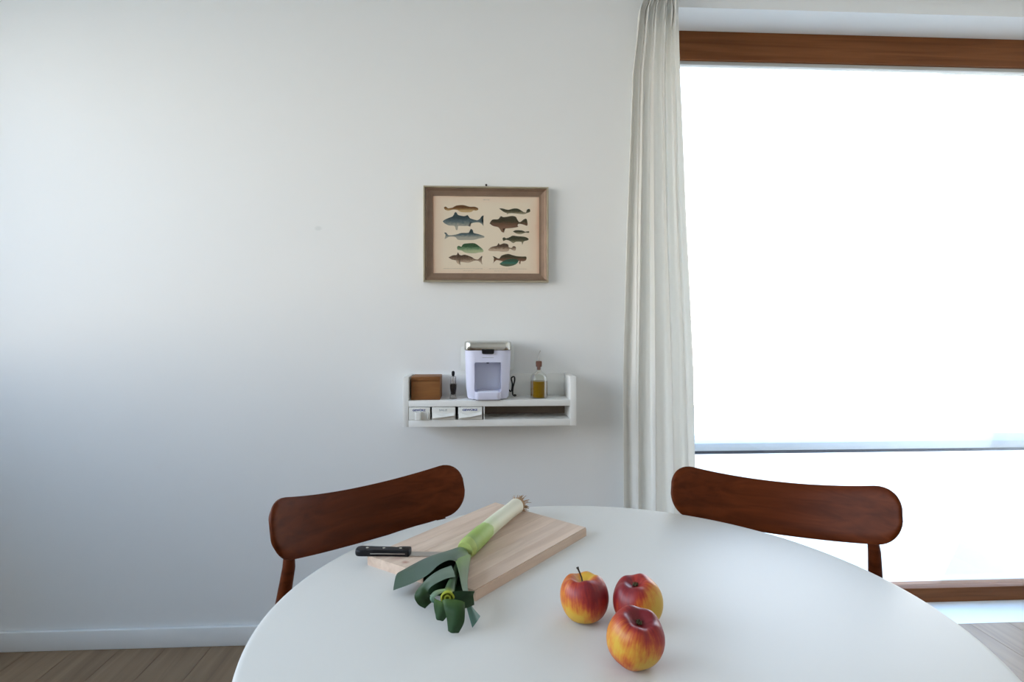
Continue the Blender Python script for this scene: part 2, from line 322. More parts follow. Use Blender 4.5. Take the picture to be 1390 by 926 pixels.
def prism(name, m, poly, y0, y1, parent=None, bev=0.0):
    """outline in x,z pushed from y0 to y1"""
    bm = bmesh.new(); a = [bm.verts.new((x, y0, z)) for x, z in poly]; b = [bm.verts.new((x, y1, z)) for x, z in poly]; n = len(poly)
    bm.faces.new(a); bm.faces.new(b[::-1])
    for i in range(n): bm.faces.new((a[i], b[i], b[(i + 1) % n], a[(i + 1) % n]))
    if bev:
        es = [e for e in bm.edges if (e.verts[0].co.y < (y0 + y1) / 2) == (e.verts[1].co.y < (y0 + y1) / 2) == (y0 < y1)]
        bmesh.ops.bevel(bm, geom=es, offset=bev, segments=2, affect='EDGES')
    return finish(name, bm, m, parent, bev > 0)

# ------------------------------------------------------------------ setting
YW = 2.15                                      # inner face of the back wall
XL, XR, YB, ZC = -2.10, 2.60, -3.20, 2.50      # room
def wall(name, boxes, label):
    bm = bmesh.new()
    for b in boxes: add_box(bm, *b)
    return structure(finish(name, bm, M['wall']), label)
wall('wall_back', [(XL - .25, 0.645, YW, YW + .25, -.1, ZC + .1), (0.645, 2.45, YW, YW + .25, 2.376, ZC + .1), (2.45, XR + .25, YW, YW + .25, -.1, ZC + .1), (0.645, 2.45, YW, YW + .25, -.1, 0.0)], 'white plastered back wall with a tall window opening at the right')
wall('wall_left', [(XL - .25, XL, YB, -1.2, -.1, ZC + .1), (XL - .25, XL, 1.95, YW, -.1, ZC + .1), (XL - .25, XL, -1.2, 1.95, -.1, .98), (XL - .25, XL, -1.2, 1.95, 2.38, ZC + .1)], 'white wall with the window beside the table')
wall('wall_right', [(XR, XR + .25, YB, YW, -.1, ZC + .1)], 'plain white right wall')
wall('wall_front', [(XL - .25, XR + .25, YB - .25, YB, -.1, ZC + .1)], 'plain white wall behind the viewer')
structure(box('ceiling', M['ceil'], (XL - .25, XR + .25, YB - .25, YW + .25, ZC, ZC + .2)), 'white ceiling')
fl = structure(empty('floor', (0, 0, 0)), 'oak plank floor')
x = XL; k = 0
while x < XR - 1e-6:
    x1 = min(x + 0.16, XR)
    ys = [YB] + sorted([YB + 0.4 + ((k * 0.77) % 1.0) * 1.5, YB + 2.3 + ((k * 0.53) % 1.0) * 1.2, YB + 4.0 + ((k * 0.31) % 1.0)]) + [YW]
    for a, b in zip(ys, ys[1:]): box('plank', M['floor'], (x + .0008, x1 - .0008, a + .0008, b - .0008, -.02, 0.0), fl)
    x = x1; k += 1
box('subfloor', M['grey'], (XL - .2, XR + .2, YB - .2, YW + .2, -.09, -.021), fl)
structure(box('baseboard_back', M['trim'], (XL, 0.645, YW - .014, YW, 0.0, .07), bev=.003), 'white baseboard along the back wall')
structure(box('baseboard_left', M['trim'], (XL, XL + .014, YB, YW - .02, 0.0, .07), bev=.003), 'white baseboard along the left wall')
structure(box('baseboard_right', M['trim'], (XR - .014, XR, YB, YW - .02, 0.0, .07), bev=.003), 'white baseboard along the right wall')
# tall window beside the curtain
w1 = structure(empty('window_1', (1.55, 2.355, 0)), 'tall window with brown wooden head frame and one clear pane')
def wpart(n, m, b, w, bev=.003):
    o = box(n, m, b, None, bev); o.parent = w; o.matrix_parent_inverse = Matrix.Translation(w.location).inverted(); return o
wpart('frame_head', M['winwood'], (.645, 2.45, 2.32, 2.39, 2.2587, 2.376), w1)
wpart('glazing_bead', M['gasket'], (.645, 2.45, 2.335, 2.375, 2.2436, 2.2587), w1, .001)
wpart('frame_jamb', M['winwood'], (.645, .705, 2.32, 2.39, .06, 2.2436), w1)
wpart('frame_jamb', M['winwood'], (2.39, 2.45, 2.32, 2.39, .06, 2.2436), w1)
wpart('frame_sill', M['winwood'], (.645, 2.45, 2.32, 2.39, 0.0, .06), w1)
wpart('pane', M['pane'], (.705, 2.39, 2.352, 2.358, .06, 2.2436), w1, 0)
# window of the left wall, the room's main daylight
w2 = structure(empty('window_2', (-2.22, .375, .98)), 'window of the left wall')
for a in ((-1.2, -1.14, .98, 2.38), (1.89, 1.95, .98, 2.38), (-1.14, 1.89, .98, 1.04), (-1.14, 1.89, 2.32, 2.38)):
    wpart('frame_bar', M['winwood'], (-2.25, -2.19, a[0], a[1], a[2], a[3]), w2)
wpart('pane', M['pane'], (-2.223, -2.217, -1.14, 1.89, 1.04, 2.32), w2, 0)
# outside
structure(box('trim_1', M['paving'], (-9, 9, -9, 9, -.22, -.12)), 'pale paved ground outside')
t = structure(empty('trim_2', (1.5, 3.6, -.12)), 'low white rendered terrace wall outside the window')
for n, m, b in (('render', M['parapet'], (-.9, 6.5, 3.59, 3.80, -.12, .341)), ('shadow_slot', M['slot'], (-.9, 6.5, 3.592, 3.79, .341, .363)), ('coping', M['coping'], (-.9, 6.5, 3.58, 3.83, .363, .412))):
    o = box(n, m, b, None, .003 if n == 'coping' else 0); o.parent = t; o.matrix_parent_inverse = Matrix.Translation(t.location).inverted()

# ------------------------------------------------------------------ table
TZ = 0.74; TCX, TCY, TR = 0.1838, 0.8516, 0.507
tb = tag(empty('dining_table', (TCX, TCY, 0)), 'round white dining table carrying the cutting board and apples', 'table')
h = TZ
lathe('tabletop', M['table'], [(0, h - .024), (TR - .012, h - .024), (TR - .004, h - .0215), (TR, h - .014), (TR, h - .008), (TR - .0018, h - .003), (TR - .005, h - .0008), (TR - .010, h), (0, h)], tb, 160, angle=60)
lathe('pedestal', M['trim'], [(0, .018), (.10, .022), (.055, .05), (.038, .14), (.034, .36), (.040, .58), (.075, .68), (.14, h - .025), (0, h - .025)], tb, 48, angle=60)
lathe('base_plate', M['trim'], [(0, 0), (.175, 0), (.178, .004), (.172, .012), (.10, .021), (0, .022)], tb, 64, angle=60)

# ------------------------------------------------------------------ chairs
CW, RHO, TILT, CH0, CHE, RC, SAG, CZ0 = 0.4823, 0.3739, 0.2918, 0.1152, 0.1177, 0.0504, 0.01525, 0.7535
def backrest_mesh():
    bm = bmesh.new(); nx, nz = 48, 10; th = .0065
    def hh(s): return CH0 + (CHE - CH0) * (2 * s / CW) ** 2
    def lim(s):
        d = CW / 2 - abs(s); hf = hh(s) / 2
        rc = RC
        return hf if d >= rc else hf - rc + math.sqrt(max(rc * rc - (rc - d) ** 2, 0))
    ss = []
    for i in range(nx + 1):
        u = -1 + 2 * i / nx; ss.append(CW / 2 * math.sin(u * math.pi / 2) if abs(u) < 1 else CW / 2 * u)
    grid = {}
    for side in (0, 1):
        for i, s in enumerate(ss):
            L = lim(min(max(s, -CW / 2 + 3e-4), CW / 2 - 3e-4))
            for j in range(nz + 1):
                v = -1 + 2 * j / nz; tz = L * v
                e = min(1.0, (CW / 2 - abs(s)) / .012, (L - abs(tz)) / .010 + .0)          # thin, rounded rim
                tk = th * (0.35 + 0.65 * math.sqrt(max(0.0, 1 - (1 - max(e, 0)) ** 2)))
                r = RHO + (tk if side else -tk)
                a = s / RHO; X = r * math.sin(a); Y = RHO - r * math.cos(a); Zz = tz + SAG * (2 * s / CW) ** 2
                c, sn = math.cos(TILT), math.sin(TILT)
                grid[side, i, j] = bm.verts.new((X, Y * c - Zz * sn, CZ0 + Zz * c + Y * sn))
    for i in range(nx):
        for j in range(nz):
            bm.faces.new((grid[0, i, j], grid[0, i + 1, j], grid[0, i + 1, j + 1], grid[0, i, j + 1]))
            bm.faces.new((grid[1, i, j], grid[1, i, j + 1], grid[1, i + 1, j + 1], grid[1, i + 1, j]))
    for i in range(nx):
        bm.faces.new((grid[0, i, 0], grid[1, i, 0], grid[1, i + 1, 0], grid[0, i + 1, 0])); bm.faces.new((grid[0, i, nz], grid[0, i + 1, nz], grid[1, i + 1, nz], grid[1, i, nz]))
    for j in range(nz):
        bm.faces.new((grid[0, 0, j], grid[0, 0, j + 1], grid[1, 0, j + 1], grid[1, 0, j])); bm.faces.new((grid[0, nx, j], grid[1, nx, j], grid[1, nx, j + 1], grid[0, nx, j + 1]))
    return bm
ch = empty('dining_chair', (-0.2594, 1.2782, 0), -2.44895)
finish('backrest', backrest_mesh(), M['teak'], ch, True, 60)
bm = bmesh.new()                                # moulded seat: rounded, dished
nx, ny = 20, 16; sv = {}
for sd in (0, 1):
    for i in range(nx + 1):
        for j in range(ny + 1):
            u, v = -1 + 2 * i / nx, -1 + 2 * j / ny
            k2 = math.sqrt(max(1e-6, 1 - .42 * v * v)); k1 = math.sqrt(max(1e-6, 1 - .42 * u * u))
            X = u * k2 * .205 * (1 + .06 * v) * 1.06; Y = .165 + v * k1 * .175 * 1.06
            e = max(abs(u), abs(v)); Zt = .445 - .012 * (1 - u * u) * (1 - v * v) + .006 * max(0, -v) ** 2
            sv[sd, i, j] = bm.verts.new((X, Y, Zt if sd else Zt - .014 * (1 - .4 * e ** 6)))
for i in range(nx):
    for j in range(ny):
        bm.faces.new((sv[1, i, j], sv[1, i + 1, j], sv[1, i + 1, j + 1], sv[1, i, j + 1])); bm.faces.new((sv[0, i, j], sv[0, i, j + 1], sv[0, i + 1, j + 1], sv[0, i + 1, j]))
for i in range(nx):
    for j in (0, ny): bm.faces.new((sv[0, i, j], sv[0, i + 1, j], sv[1, i + 1, j], sv[1, i, j]))
for j in range(ny):
    for i in (0, nx): bm.faces.new((sv[0, i, j], sv[0, i, j + 1], sv[1, i, j + 1], sv[1, i, j]))
finish('seat', bm, M['teak'], ch, True, 50)
for sgn in (-1, 1):
    tube('leg', M['teak'], [(sgn * .200, -.060, 0), (sgn * .198, -.030, .22), (sgn * .195, -.012, .44), (sgn * .186, .020, .62), (sgn * .181, .040, .70), (sgn * .177, .033, .735), (sgn * .173, .025, .77)], [.011, .015, .017, .014, .012, .0095, .006], ch, 12)
    tube('leg', M['teak'], [(sgn * .17, .30, 0), (sgn * .165, .285, .22), (sgn * .155, .27, .432)], [.010, .014, .017], ch, 12)
    tube('seat_rail', M['teak'], [(sgn * .192, -.012, .420), (sgn * .158, .27, .420)], .010, ch, 8)
tube('stretcher', M['teak'], [(-.192, -.010, .421), (.192, -.010, .421)], .010, ch, 8)
tag(ch, 'dark teak dining chair with curved backrest left of the cutting board', 'chair', 'teak chairs at the round table')
def copy_tree(o, parent=None):
    c = o.copy(); C.objects.link(c); c.parent = parent
    for q in list(o.children): copy_tree(q, c)
    return c
ch2 = copy_tree(ch); ch2.location = (0.67016, 1.26948, 0); ch2.rotation_euler = (0, 0, 2.64699)
tag(ch2, 'dark teak dining chair with curved backrest in front of the window and curtain', 'chair', 'teak chairs at the round table')

# ------------------------------------------------------------------ curtain
def curtain():
    bm = bmesh.new(); nx, nz = 190, 120
    zt = [2.46, 2.33, 2.31, 2.20, 2.09, 1.95, 1.55, 1.0, 0.5, 0.015]
    xl = [.640, .578, .574, .564, .550, .545, .533, .522, .525, .53]
    xr = [.726, .7245, .7245, .7255, .728, .733, .7465, .774, .788, .795]
    def lerp(z, tab):
        for k in range(len(zt) - 1):
            if z >= zt[k + 1]:
                f = (zt[k] - z) / (zt[k] - zt[k + 1]); return tab[k] + (tab[k + 1] - tab[k]) * max(0, min(1, f))
        return tab[-1]
    V = []
    for j in range(nz + 1):
        f = j / nz; z = 2.46 + (0.015 - 2.46) * f ** 0.85 if f else 2.46
        a, b = lerp(z, xl), lerp(z, xr); row = []
        g = math.exp(-((z - 2.312) / .022) ** 2)                       # the gathering tape
        fall = min(1, max(0, (2.31 - z) / 1.6))
        amp = (.018 + .005 * fall) * (1 - .45 * g)
        for i in range(nx + 1):
            s = i / nx
            ph = 2 * math.pi * (5.2 * s + .35 * math.sin(3.0 * s + 1.4) + .10 * math.sin(2.1 * z + 5 * s))
            ph2 = 2 * math.pi * (9.6 * s + .3 * math.sin(5 * s) + .06 * math.sin(3 * z))
            ph3 = 2 * math.pi * (15 * s + .4 * math.sin(7 * s))
            w = math.sin(ph) * .75 + .35 * math.sin(ph2) * (1 - .3 * fall) + .22 * math.sin(ph3) * (1 - fall) * (1 + g)
            X = a + (b - a) * s + .006 * math.cos(ph) * (b - a) / .2
            pinch = .016 * g * math.sin(ph3 * .62 + 1.0)
            Y = 2.088 - amp * w - pinch - .012 * math.sin(math.pi * s)
            Y = min(Y, 2.132)
            row.append(bm.verts.new((X, Y, z)))
        V.append(row)
    for j in range(nz):
        for i in range(nx): bm.faces.new((V[j][i], V[j][i + 1], V[j + 1][i + 1], V[j + 1][i]))
    return finish('curtain', bm, M['cloth'], None, True, 180)
cu = curtain(); so = cu.modifiers.new('thickness', 'SOLIDIFY'); so.thickness = .0012; so.offset = 0
tag(cu, 'long cream curtain gathered beside the window at the right of the wall', 'curtain')
rail = tag(box('curtain_rail', M['trim'], (.50, 2.50, 2.070, 2.110, 2.462, 2.50), bev=.002), 'white curtain rail on the ceiling holding the cream curtain', 'rail')

# ------------------------------------------------------------------ picture
PX, PZ = 0.0153, 1.5020
pic = tag(empty('framed_print', (PX, YW, PZ)), 'framed antique print of twelve fish hanging above the white wall shelf', 'picture')
PW, PH = .4624, .354
def frame_loop(name, prof, m, parent):
    """profile of (inset, distance in front of the wall) run round four mitred corners"""
    bm = bmesh.new(); loops = []
    for ins, d in prof:
        hx, hz = PW / 2 - ins, PH / 2 - ins
        loops.append([bm.verts.new((sx * hx, -d, sz * hz)) for sx, sz in ((-1, -1), (1, -1), (1, 1), (-1, 1))])
    n = len(loops)
    for a in range(n):
        b = (a + 1) % n
        for k in range(4): bm.faces.new((loops[a][k], loops[a][(k + 1) % 4], loops[b][(k + 1) % 4], loops[b][k]))
    return finish(name, bm, m, parent)
frame_loop('frame', [(0, .002), (0, .026), (.0015, .028), (.0055, .0275), (.0070, .0245), (.0075, .002)], M['gold'], pic)
frame_loop('slip', [(.0078, .0025), (.0078, .0235), (.011, .022), (.016, .016), (.026, .0125), (.0335, .0115), (.0335, .0025)], M['bronze'], pic)
paper = box('paper', M['paper'], (-PW / 2 + .030, PW / 2 - .030, -.0085, -.0065, -PH / 2 + .024, PH / 2 - .024), pic)
box('backing_board', M['cork'], (-PW / 2 + .009, PW / 2 - .009, -.006, -.001, -PH / 2 + .009, PH / 2 - .009), pic)
box('picture_glass', M['pglass'], (-PW / 2 + .028, PW / 2 - .028, -.0112, -.0102, -PH / 2 + .022, PH / 2 - .022), pic)
FM = {
 'eel': fish_material('fish_ink_ochre', (.085, .040, .016), (.17, .09, .035), (.36, .25, .12)),
 'tuna': fish_material('fish_ink_steel', (.030, .045, .050), (.075, .10, .105), (.25, .24, .20)),
 'green': fish_material('fish_ink_green', (.030, .065, .032), (.10, .16, .085), (.27, .30, .18)),
 'brown': fish_material('fish_ink_brown', (.060, .038, .026), (.13, .085, .058), (.33, .25, .18)),
 'olive': fish_material('fish_ink_olive', (.035, .036, .022), (.075, .068, .040), (.20, .17, .11)),
 'scorpion': fish_material('fish_ink_rust', (.040, .034, .020), (.105, .055, .034), (.16, .095, .06)),
 'wing': fish_material('fish_ink_teal', (.030, .060, .040), (.025, .095, .070), (.06, .075, .045)),
}
FISH = {
'eel':[(-157.0,102.8),(-149.9,106.0),(-140.3,99.5),(-124.1,102.8),(-111.2,109.9),(-88.6,112.4),(-72.5,109.2),(-59.6,106.0),(-43.4,106.6),(-30.5,101.1),(-30.5,94.7),(-40.2,91.5),(-46.6,93.1),(-56.3,86.6),(-75.7,85.0),(-95.1,86.6),(-108.0,93.7),(-124.1,94.7),(-140.3,90.5),(-153.2,94.7)],
'tuna':[(-161.2,51.1),(-153.2,57.6),(-140.3,63.4),(-124.1,70.5),(-116.0,85.0),(-109.6,83.4),(-104.1,75.3),(-82.1,71.1),(-69.2,75.3),(-72.5,68.9),(-53.1,60.8),(-33.7,56.0),(-27.3,56.0),(-17.6,70.5),(-9.5,73.1),(-16.0,54.3),(-9.5,35.0),(-24.0,47.9),(-46.6,47.2),(-62.8,39.8),(-59.6,31.7),(-69.2,35.0),(-85.4,34.3),(-104.7,33.4),(-106.4,20.4),(-112.8,20.4),(-117.7,34.3),(-137.0,35.6),(-153.2,43.0)],
'mackerel':[(-156.4,9.1),(-148.3,9.1),(-138.6,-0.5),(-111.2,2.7),(-91.8,8.5),(-64.4,9.8),(-57.9,23.7),(-49.9,18.8),(-46.6,9.1),(-27.3,4.3),(-7.9,-3.1),(-9.5,-8.6),(-27.3,-11.8),(-46.6,-16.7),(-75.7,-17.3),(-104.7,-16.7),(-114.4,-7.0),(-137.0,-5.4),(-149.9,-13.4),(-154.8,-11.8),(-148.3,-2.1)],
'green':[(-108.0,-42.5),(-101.5,-39.3),(-91.8,-42.5),(-85.4,-32.8),(-66.0,-29.6),(-43.4,-29.6),(-27.3,-39.3),(-11.1,-53.8),(-12.7,-61.9),(-27.3,-63.5),(-43.4,-66.7),(-75.7,-65.1),(-91.8,-57.0),(-106.4,-53.8)],
'brown':[(-140.3,-82.8),(-124.1,-74.8),(-109.6,-73.2),(-105.4,-63.5),(-99.9,-71.5),(-91.8,-74.8),(-78.9,-72.2),(-53.1,-81.2),(-43.4,-87.7),(-30.5,-89.3),(-19.2,-78.0),(-14.4,-78.0),(-17.6,-92.5),(-14.4,-108.7),(-27.3,-95.8),(-43.4,-94.1),(-66.0,-102.2),(-91.8,-99.0),(-101.5,-99.0),(-93.4,-110.3),(-108.0,-103.8),(-112.8,-94.1),(-127.3,-90.9)],
'olive':[(47.5,101.1),(60.4,101.1),(81.4,96.3),(100.8,101.1),(116.9,101.1),(129.8,94.7),(142.7,86.6),(149.2,88.2),(152.4,97.9),(162.1,100.2),(163.7,89.8),(152.4,85.0),(139.5,80.2),(116.9,81.8),(97.5,83.4),(81.4,81.8),(79.8,77.6),(76.6,83.4),(65.3,88.2)],
'scorpion':[(12.0,44.7),(23.3,59.2),(44.3,60.8),(54.0,72.1),(63.6,68.9),(78.2,70.5),(97.5,73.7),(112.1,68.9),(113.7,56.0),(126.6,51.1),(139.5,60.8),(150.8,62.4),(154.0,38.2),(139.5,41.4),(123.4,44.7),(112.1,39.8),(120.1,33.4),(97.5,28.5),(78.2,26.9),(62.0,25.3),(66.9,12.4),(57.2,14.0),(45.9,30.1),(26.5,35.0)],
'small':[(99.1,15.6),(110.4,20.4),(133.0,19.8),(146.0,15.0),(158.9,17.2),(158.9,10.8),(146.0,11.7),(129.8,5.9),(113.7,7.5)],
'goby':[(60.4,-10.2),(66.9,-6.3),(74.9,-10.2),(87.9,-5.4),(99.1,0.1),(116.9,-2.1),(142.7,-3.8),(157.3,-10.2),(155.6,-16.7),(139.5,-21.5),(134.7,-34.4),(131.4,-23.1),(110.4,-23.1),(100.8,-28.0),(87.9,-19.9),(74.9,-16.0),(63.6,-19.9)],
'gurnard':[(7.2,-52.2),(20.1,-42.5),(39.4,-37.7),(45.9,-28.0),(50.7,-34.4),(65.3,-28.9),(81.4,-32.8),(83.0,-42.5),(94.3,-45.7),(100.8,-39.3),(110.4,-42.5),(108.8,-55.4),(99.1,-54.8),(87.9,-49.0),(81.4,-58.6),(58.8,-60.3),(45.9,-58.6),(26.5,-58.6),(10.4,-57.0)],
'winged':[(23.3,-76.4),(33.0,-79.6),(47.5,-86.1),(57.2,-74.8),(81.4,-68.3),(104.0,-74.8),(129.8,-78.0),(149.2,-78.0),(148.5,-90.9),(136.3,-95.8),(129.8,-94.8),(126.6,-107.1),(121.7,-100.6),(123.4,-92.5),(100.8,-99.0),(68.5,-97.4),(45.9,-92.5),(36.2,-92.5),(24.9,-103.8),(31.4,-89.3)],
'wing':[(49.1,-105.4),(68.5,-92.5),(94.3,-86.1),(120.1,-90.9),(110.4,-107.1),(81.4,-115.1),(58.8,-111.9)],
}
FKIND = {'mackerel': 'tuna', 'small': 'olive', 'goby': 'olive', 'gurnard': 'brown', 'winged': 'scorpion'}
for nme, pts in FISH.items():
    d0 = .0087 if nme != 'wing' else .0089
    bm = bmesh.new()
    cr = catmull([Vector((a, b, 0)) for a, b in pts + pts[:1]], len(pts) * 3 + 1)[:-1]
    vs = [bm.verts.new((p.x / 1000, -d0, p.y / 1000 - .002)) for p in cr]
    f = bm.faces.new(vs); bmesh.ops.triangulate(bm, faces=[f])
    o = finish('fish_print', bm, FM[FKIND.get(nme, nme)], paper)
    if nme in ('tuna', 'green', 'scorpion', 'eel', 'winged'):
        o['label'] = {'tuna': 'blue grey fish', 'green': 'green fish', 'scorpion': 'spiny rust brown fish', 'eel': 'ochre long fish', 'winged': 'fish with teal wing fin'}[nme]
# faint illegible caption lines of the print
bm = bmesh.new(); rr = random.Random(2)
def dashes(x0, x1, z, hh):
    x = x0
    while x < x1:
        w = rr.uniform(.003, .010); add_box(bm, x, min(x + w, x1), -.0088, -.0086, z - hh / 2, z + hh / 2); x += w + .0022
dashes(-.158, -.012, -.126, .0022); dashes(.010, .150, -.126, .0022); dashes(-.085, -.045, -.134, .0015); dashes(.03, .08, -.134, .0015); dashes(-.012, .012, .131, .0030)
cp = finish('caption_print', bm, mat('caption_ink', (.56, .48, .375), .8, vary=.1), paper); cp['kind'] = 'stuff'
bm = bmesh.new(); add_lathe(bm, [(0, 0), (.0024, 0), (.0024, .010), (.004, .0115), (.004, .0135), (0, .0145)], 12); bm.transform(Matrix.Translation((0.0152, YW, 1.687)) @ Matrix.Rotation(math.radians(90), 4, 'X'))
tag(finish('nail', bm, M['nail'], None, True), 'small dark nail in the wall just above the framed fish print', 'nail')
bm = bmesh.new(); add_tube(bm, [(0.0152 - PX - .006, -.003, .165), (0.0152 - PX, -.006, .1835), (0.0152 - PX + .006, -.003, .165)], .0012, 6); finish('hanging_loop', bm, M['nail'], pic, True)

# ------------------------------------------------------------------ wall shelf
SX0, SX1, SF, SZ0, SZ1 = -.2735, .3295, 2.0, .8140, .9860
BT = .9045                                     # upper board: top
sh = tag(empty('wall_shelf', (.028, YW, SZ0)), 'white two-tier wall shelf with the coffee machine on its upper board', 'shelf')
def part(n, m, b, par, bev=0.0, seg=2):
    o = box(n, m, b, None, bev, seg); rt = par
    o.parent = par; o.matrix_parent_inverse = par.matrix_world.inverted() if par.parent else Matrix.Translation(par.location).inverted(); return o
part('side_panel', M['shelf'], (SX0, SX0 + .0195, SF, YW, SZ0, SZ1), sh, .0012)
part('side_panel', M['shelf'], (SX1 - .0215, SX1, SF, YW, SZ0, SZ1), sh, .0012)
part('upper_board', M['shelf'], (SX0 + .0195, SX1 - .0215, SF, YW - .012, BT - .0210, BT), sh, .001)
part('lower_board', M['shelf'], (SX0 + .0195, SX1 - .0215, SF, YW - .012, SZ0, SZ0 + .0235), sh, .001)
part('back_panel', M['shelf'], (SX0 + .0195, SX1 - .0215, YW - .012, YW, SZ0, SZ1 - .002), sh, .001)
part('slot_back', M['slotbrown'], (.0092, SX1 - .0216, YW - .0150, YW - .0122, SZ0 + .0236, BT - .0211), sh)  # brown sheet added over the white back panel to make the open slot darker
DV = part('divider', M['shelf'], (.0050, .0090, SF + .002, YW - .012, SZ0 + .0235, BT - .0210), sh, .0005)

def text_mesh(name, body, size, loc, m, parent, rot=(math.radians(90), 0, 0), sx=1.0):
    cu = bpy.data.curves.new(name, 'FONT'); cu.body = body; cu.size = size; cu.align_x = 'CENTER'; cu.align_y = 'CENTER'; cu.extrude = .00015; cu.offset = .00035; cu.resolution_u = 3
    to = bpy.data.objects.new(name + '_curve', cu); C.objects.link(to)
    dg = bpy.context.evaluated_depsgraph_get(); dg.update(); me = bpy.data.meshes.new_from_object(to.evaluated_get(dg))
    bpy.data.objects.remove(to); bpy.data.curves.remove(cu)
    me.transform(Matrix.Translation(loc) @ Matrix.Rotation(rot[0], 4, 'X') @ Matrix.Diagonal((sx, 1, 1, 1)))
    me.materials.clear(); me.materials.append(m); me.name = name
    o = bpy.data.objects.new(name, me); C.objects.link(o); o.parent = parent; return o
# three porcelain pour drawers in the lower tier
DZ0, DZ1 = SZ0 + .0240, BT - .0216
DH = DZ1 - DZ0
def drawer(x0, x1, kind, txt, ink, label, tsx=1.0):
    w = x1 - x0; d = tag(empty('porcelain_drawer', ((x0 + x1) / 2, SF, DZ0)), label, 'drawer', 'porcelain drawers in the wall shelf')
    bm = bmesh.new()
    # open tray body behind the front
    add_box(bm, -w / 2 + .003, w / 2 - .003, .008, .120, .001, .004); add_box(bm, -w / 2 + .003, -w / 2 + .006, .008, .120, .004, DH - .006); add_box(bm, w / 2 - .006, w / 2 - .003, .008, .120, .004, DH - .006); add_box(bm, -w / 2 + .006, w / 2 - .006, .117, .120, .004, DH - .006)
    finish('tray', bm, M['porc'], d)
    box('front_panel', M['porc'], (-w / 2, w / 2 - .003, 0, .008, 0, DH - .001), d, .0022, 3)
    if kind == 'grip':
        # projecting upright grip, wider face on its left
        bm = bmesh.new(); pl = [(-.017, .0004), (-.012, -.0165), (.001, -.0175), (.0045, -.013), (.006, .0004)]
        a = [bm.verts.new((x, y, .003)) for x, y in pl]; b = [bm.verts.new((x, y, DH * .64)) for x, y in pl]
        bm.faces.new(a); bm.faces.new(b[::-1])
        for i in range(5): bm.faces.new((a[i], b[i], b[(i + 1) % 5], a[(i + 1) % 5]))
        finish('grip', bm, M['porc'], d)
        bm = bmesh.new(); add_box(bm, .026, .030, -.006, .0004, .003, DH * .58, .0012); finish('side_rib', bm, M['porc'], d, True)
    else:
        # lip that runs up slantwise from the lower left corner like a folded flap
        bm = bmesh.new(); zl, zr = DH * .47, DH * (.50 if kind == 'lip' else .56)
        q = {}
        for nme, co in dict(a=(-w / 2 + .003, .0004, zl + .004), b=(w / 2 - .006, .0004, zr + .003), c=(w / 2 - .006, -.012, zr - .006), d=(-w / 2 + .003, -.016, DH * .17), e=(-w / 2 + .003, .0004, DH * .10), f=(w / 2 - .006, .0004, zr - .014), g=(0, -.0165, DH * .27), h=(0, .0004, DH * .44)).items(): q[nme] = bm.verts.new(co)
        for fc in ('ahgd', 'hbcg', 'dga', 'ade', 'bfc', 'dgce'[:0] or 'egd', 'ecg', 'efc'):
            if fc == 'dga': continue
            try: bm.faces.new([q[k] for k in fc])
            except ValueError: pass
        bm.faces.new([q[k] for k in 'ahe']); bm.faces.new([q[k] for k in 'hfe']); bm.faces.new([q[k] for k in 'hbf'])
        finish('slanted_lip', bm, M['porc'], d)
    text_mesh('lettering', txt, .0092, (-.003, -.0002, DH * .745), ink, d, sx=tsx)
    return d
drawer(-.2525, -.1770, 'grip', 'GEWÜRZ', M['blue'], 'white porcelain drawer with an upright grip, leftmost in the wall shelf', 1.15)
drawer(-.1735, -.0900, 'lip', 'SALZ', M['faint'], 'white porcelain drawer with faded grey lettering, middle one of the three', 1.35)
drawer(-.0830, .0040, 'flap', 'GEWÜRZ', M['blue'], 'white porcelain drawer with clear blue lettering beside the open shelf slot', 1.35)

# wooden box
bx = tag(empty('wooden_box', (-.196, 2.075, BT)), 'small reddish brown wooden box at the left end of the shelf', 'box')
part('body', M['box'], (-.2475, -.1475, 2.022, 2.128, BT, BT + .066), bx, .0012)
part('lid', M['box'], (-.2480, -.1470, 2.0215, 2.1285, BT + .0668, BT + .081), bx, .0016)

# pepper mill
mx_, my_ = -.1030, 2.055
pm = tag(empty('pepper_mill', (mx_, my_, BT)), 'small clear pepper mill with dark peppercorns beside the wooden box', 'mill')
lathe('body', M['acryl'], [(0, 0), (.0125, 0), (.013, .003), (.0105, .012), (.0095, .020), (.012, .034), (.0125, .050), (.011, .055), (.0105, .070), (.0115, .076), (.0095, .079), (0, .079)], pm, 24)
lathe('peppercorns', M['pepper'], [(0, .013), (.0070, .015), (.0085, .024), (.0108, .035), (.0112, .049), (.006, .053), (0, .053)], pm, 18)['kind'] = 'stuff'
lathe('shaft', M['steel'], [(0, .0535), (.0016, .0535), (.0016, .0788), (0, .0788)], pm, 8)
lathe('knob', M['black'], [(0, .0792), (.0040, .0795), (.0050, .085), (.0058, .090), (.0050, .096), (.0025, .0985), (0, .099)], pm, 16)

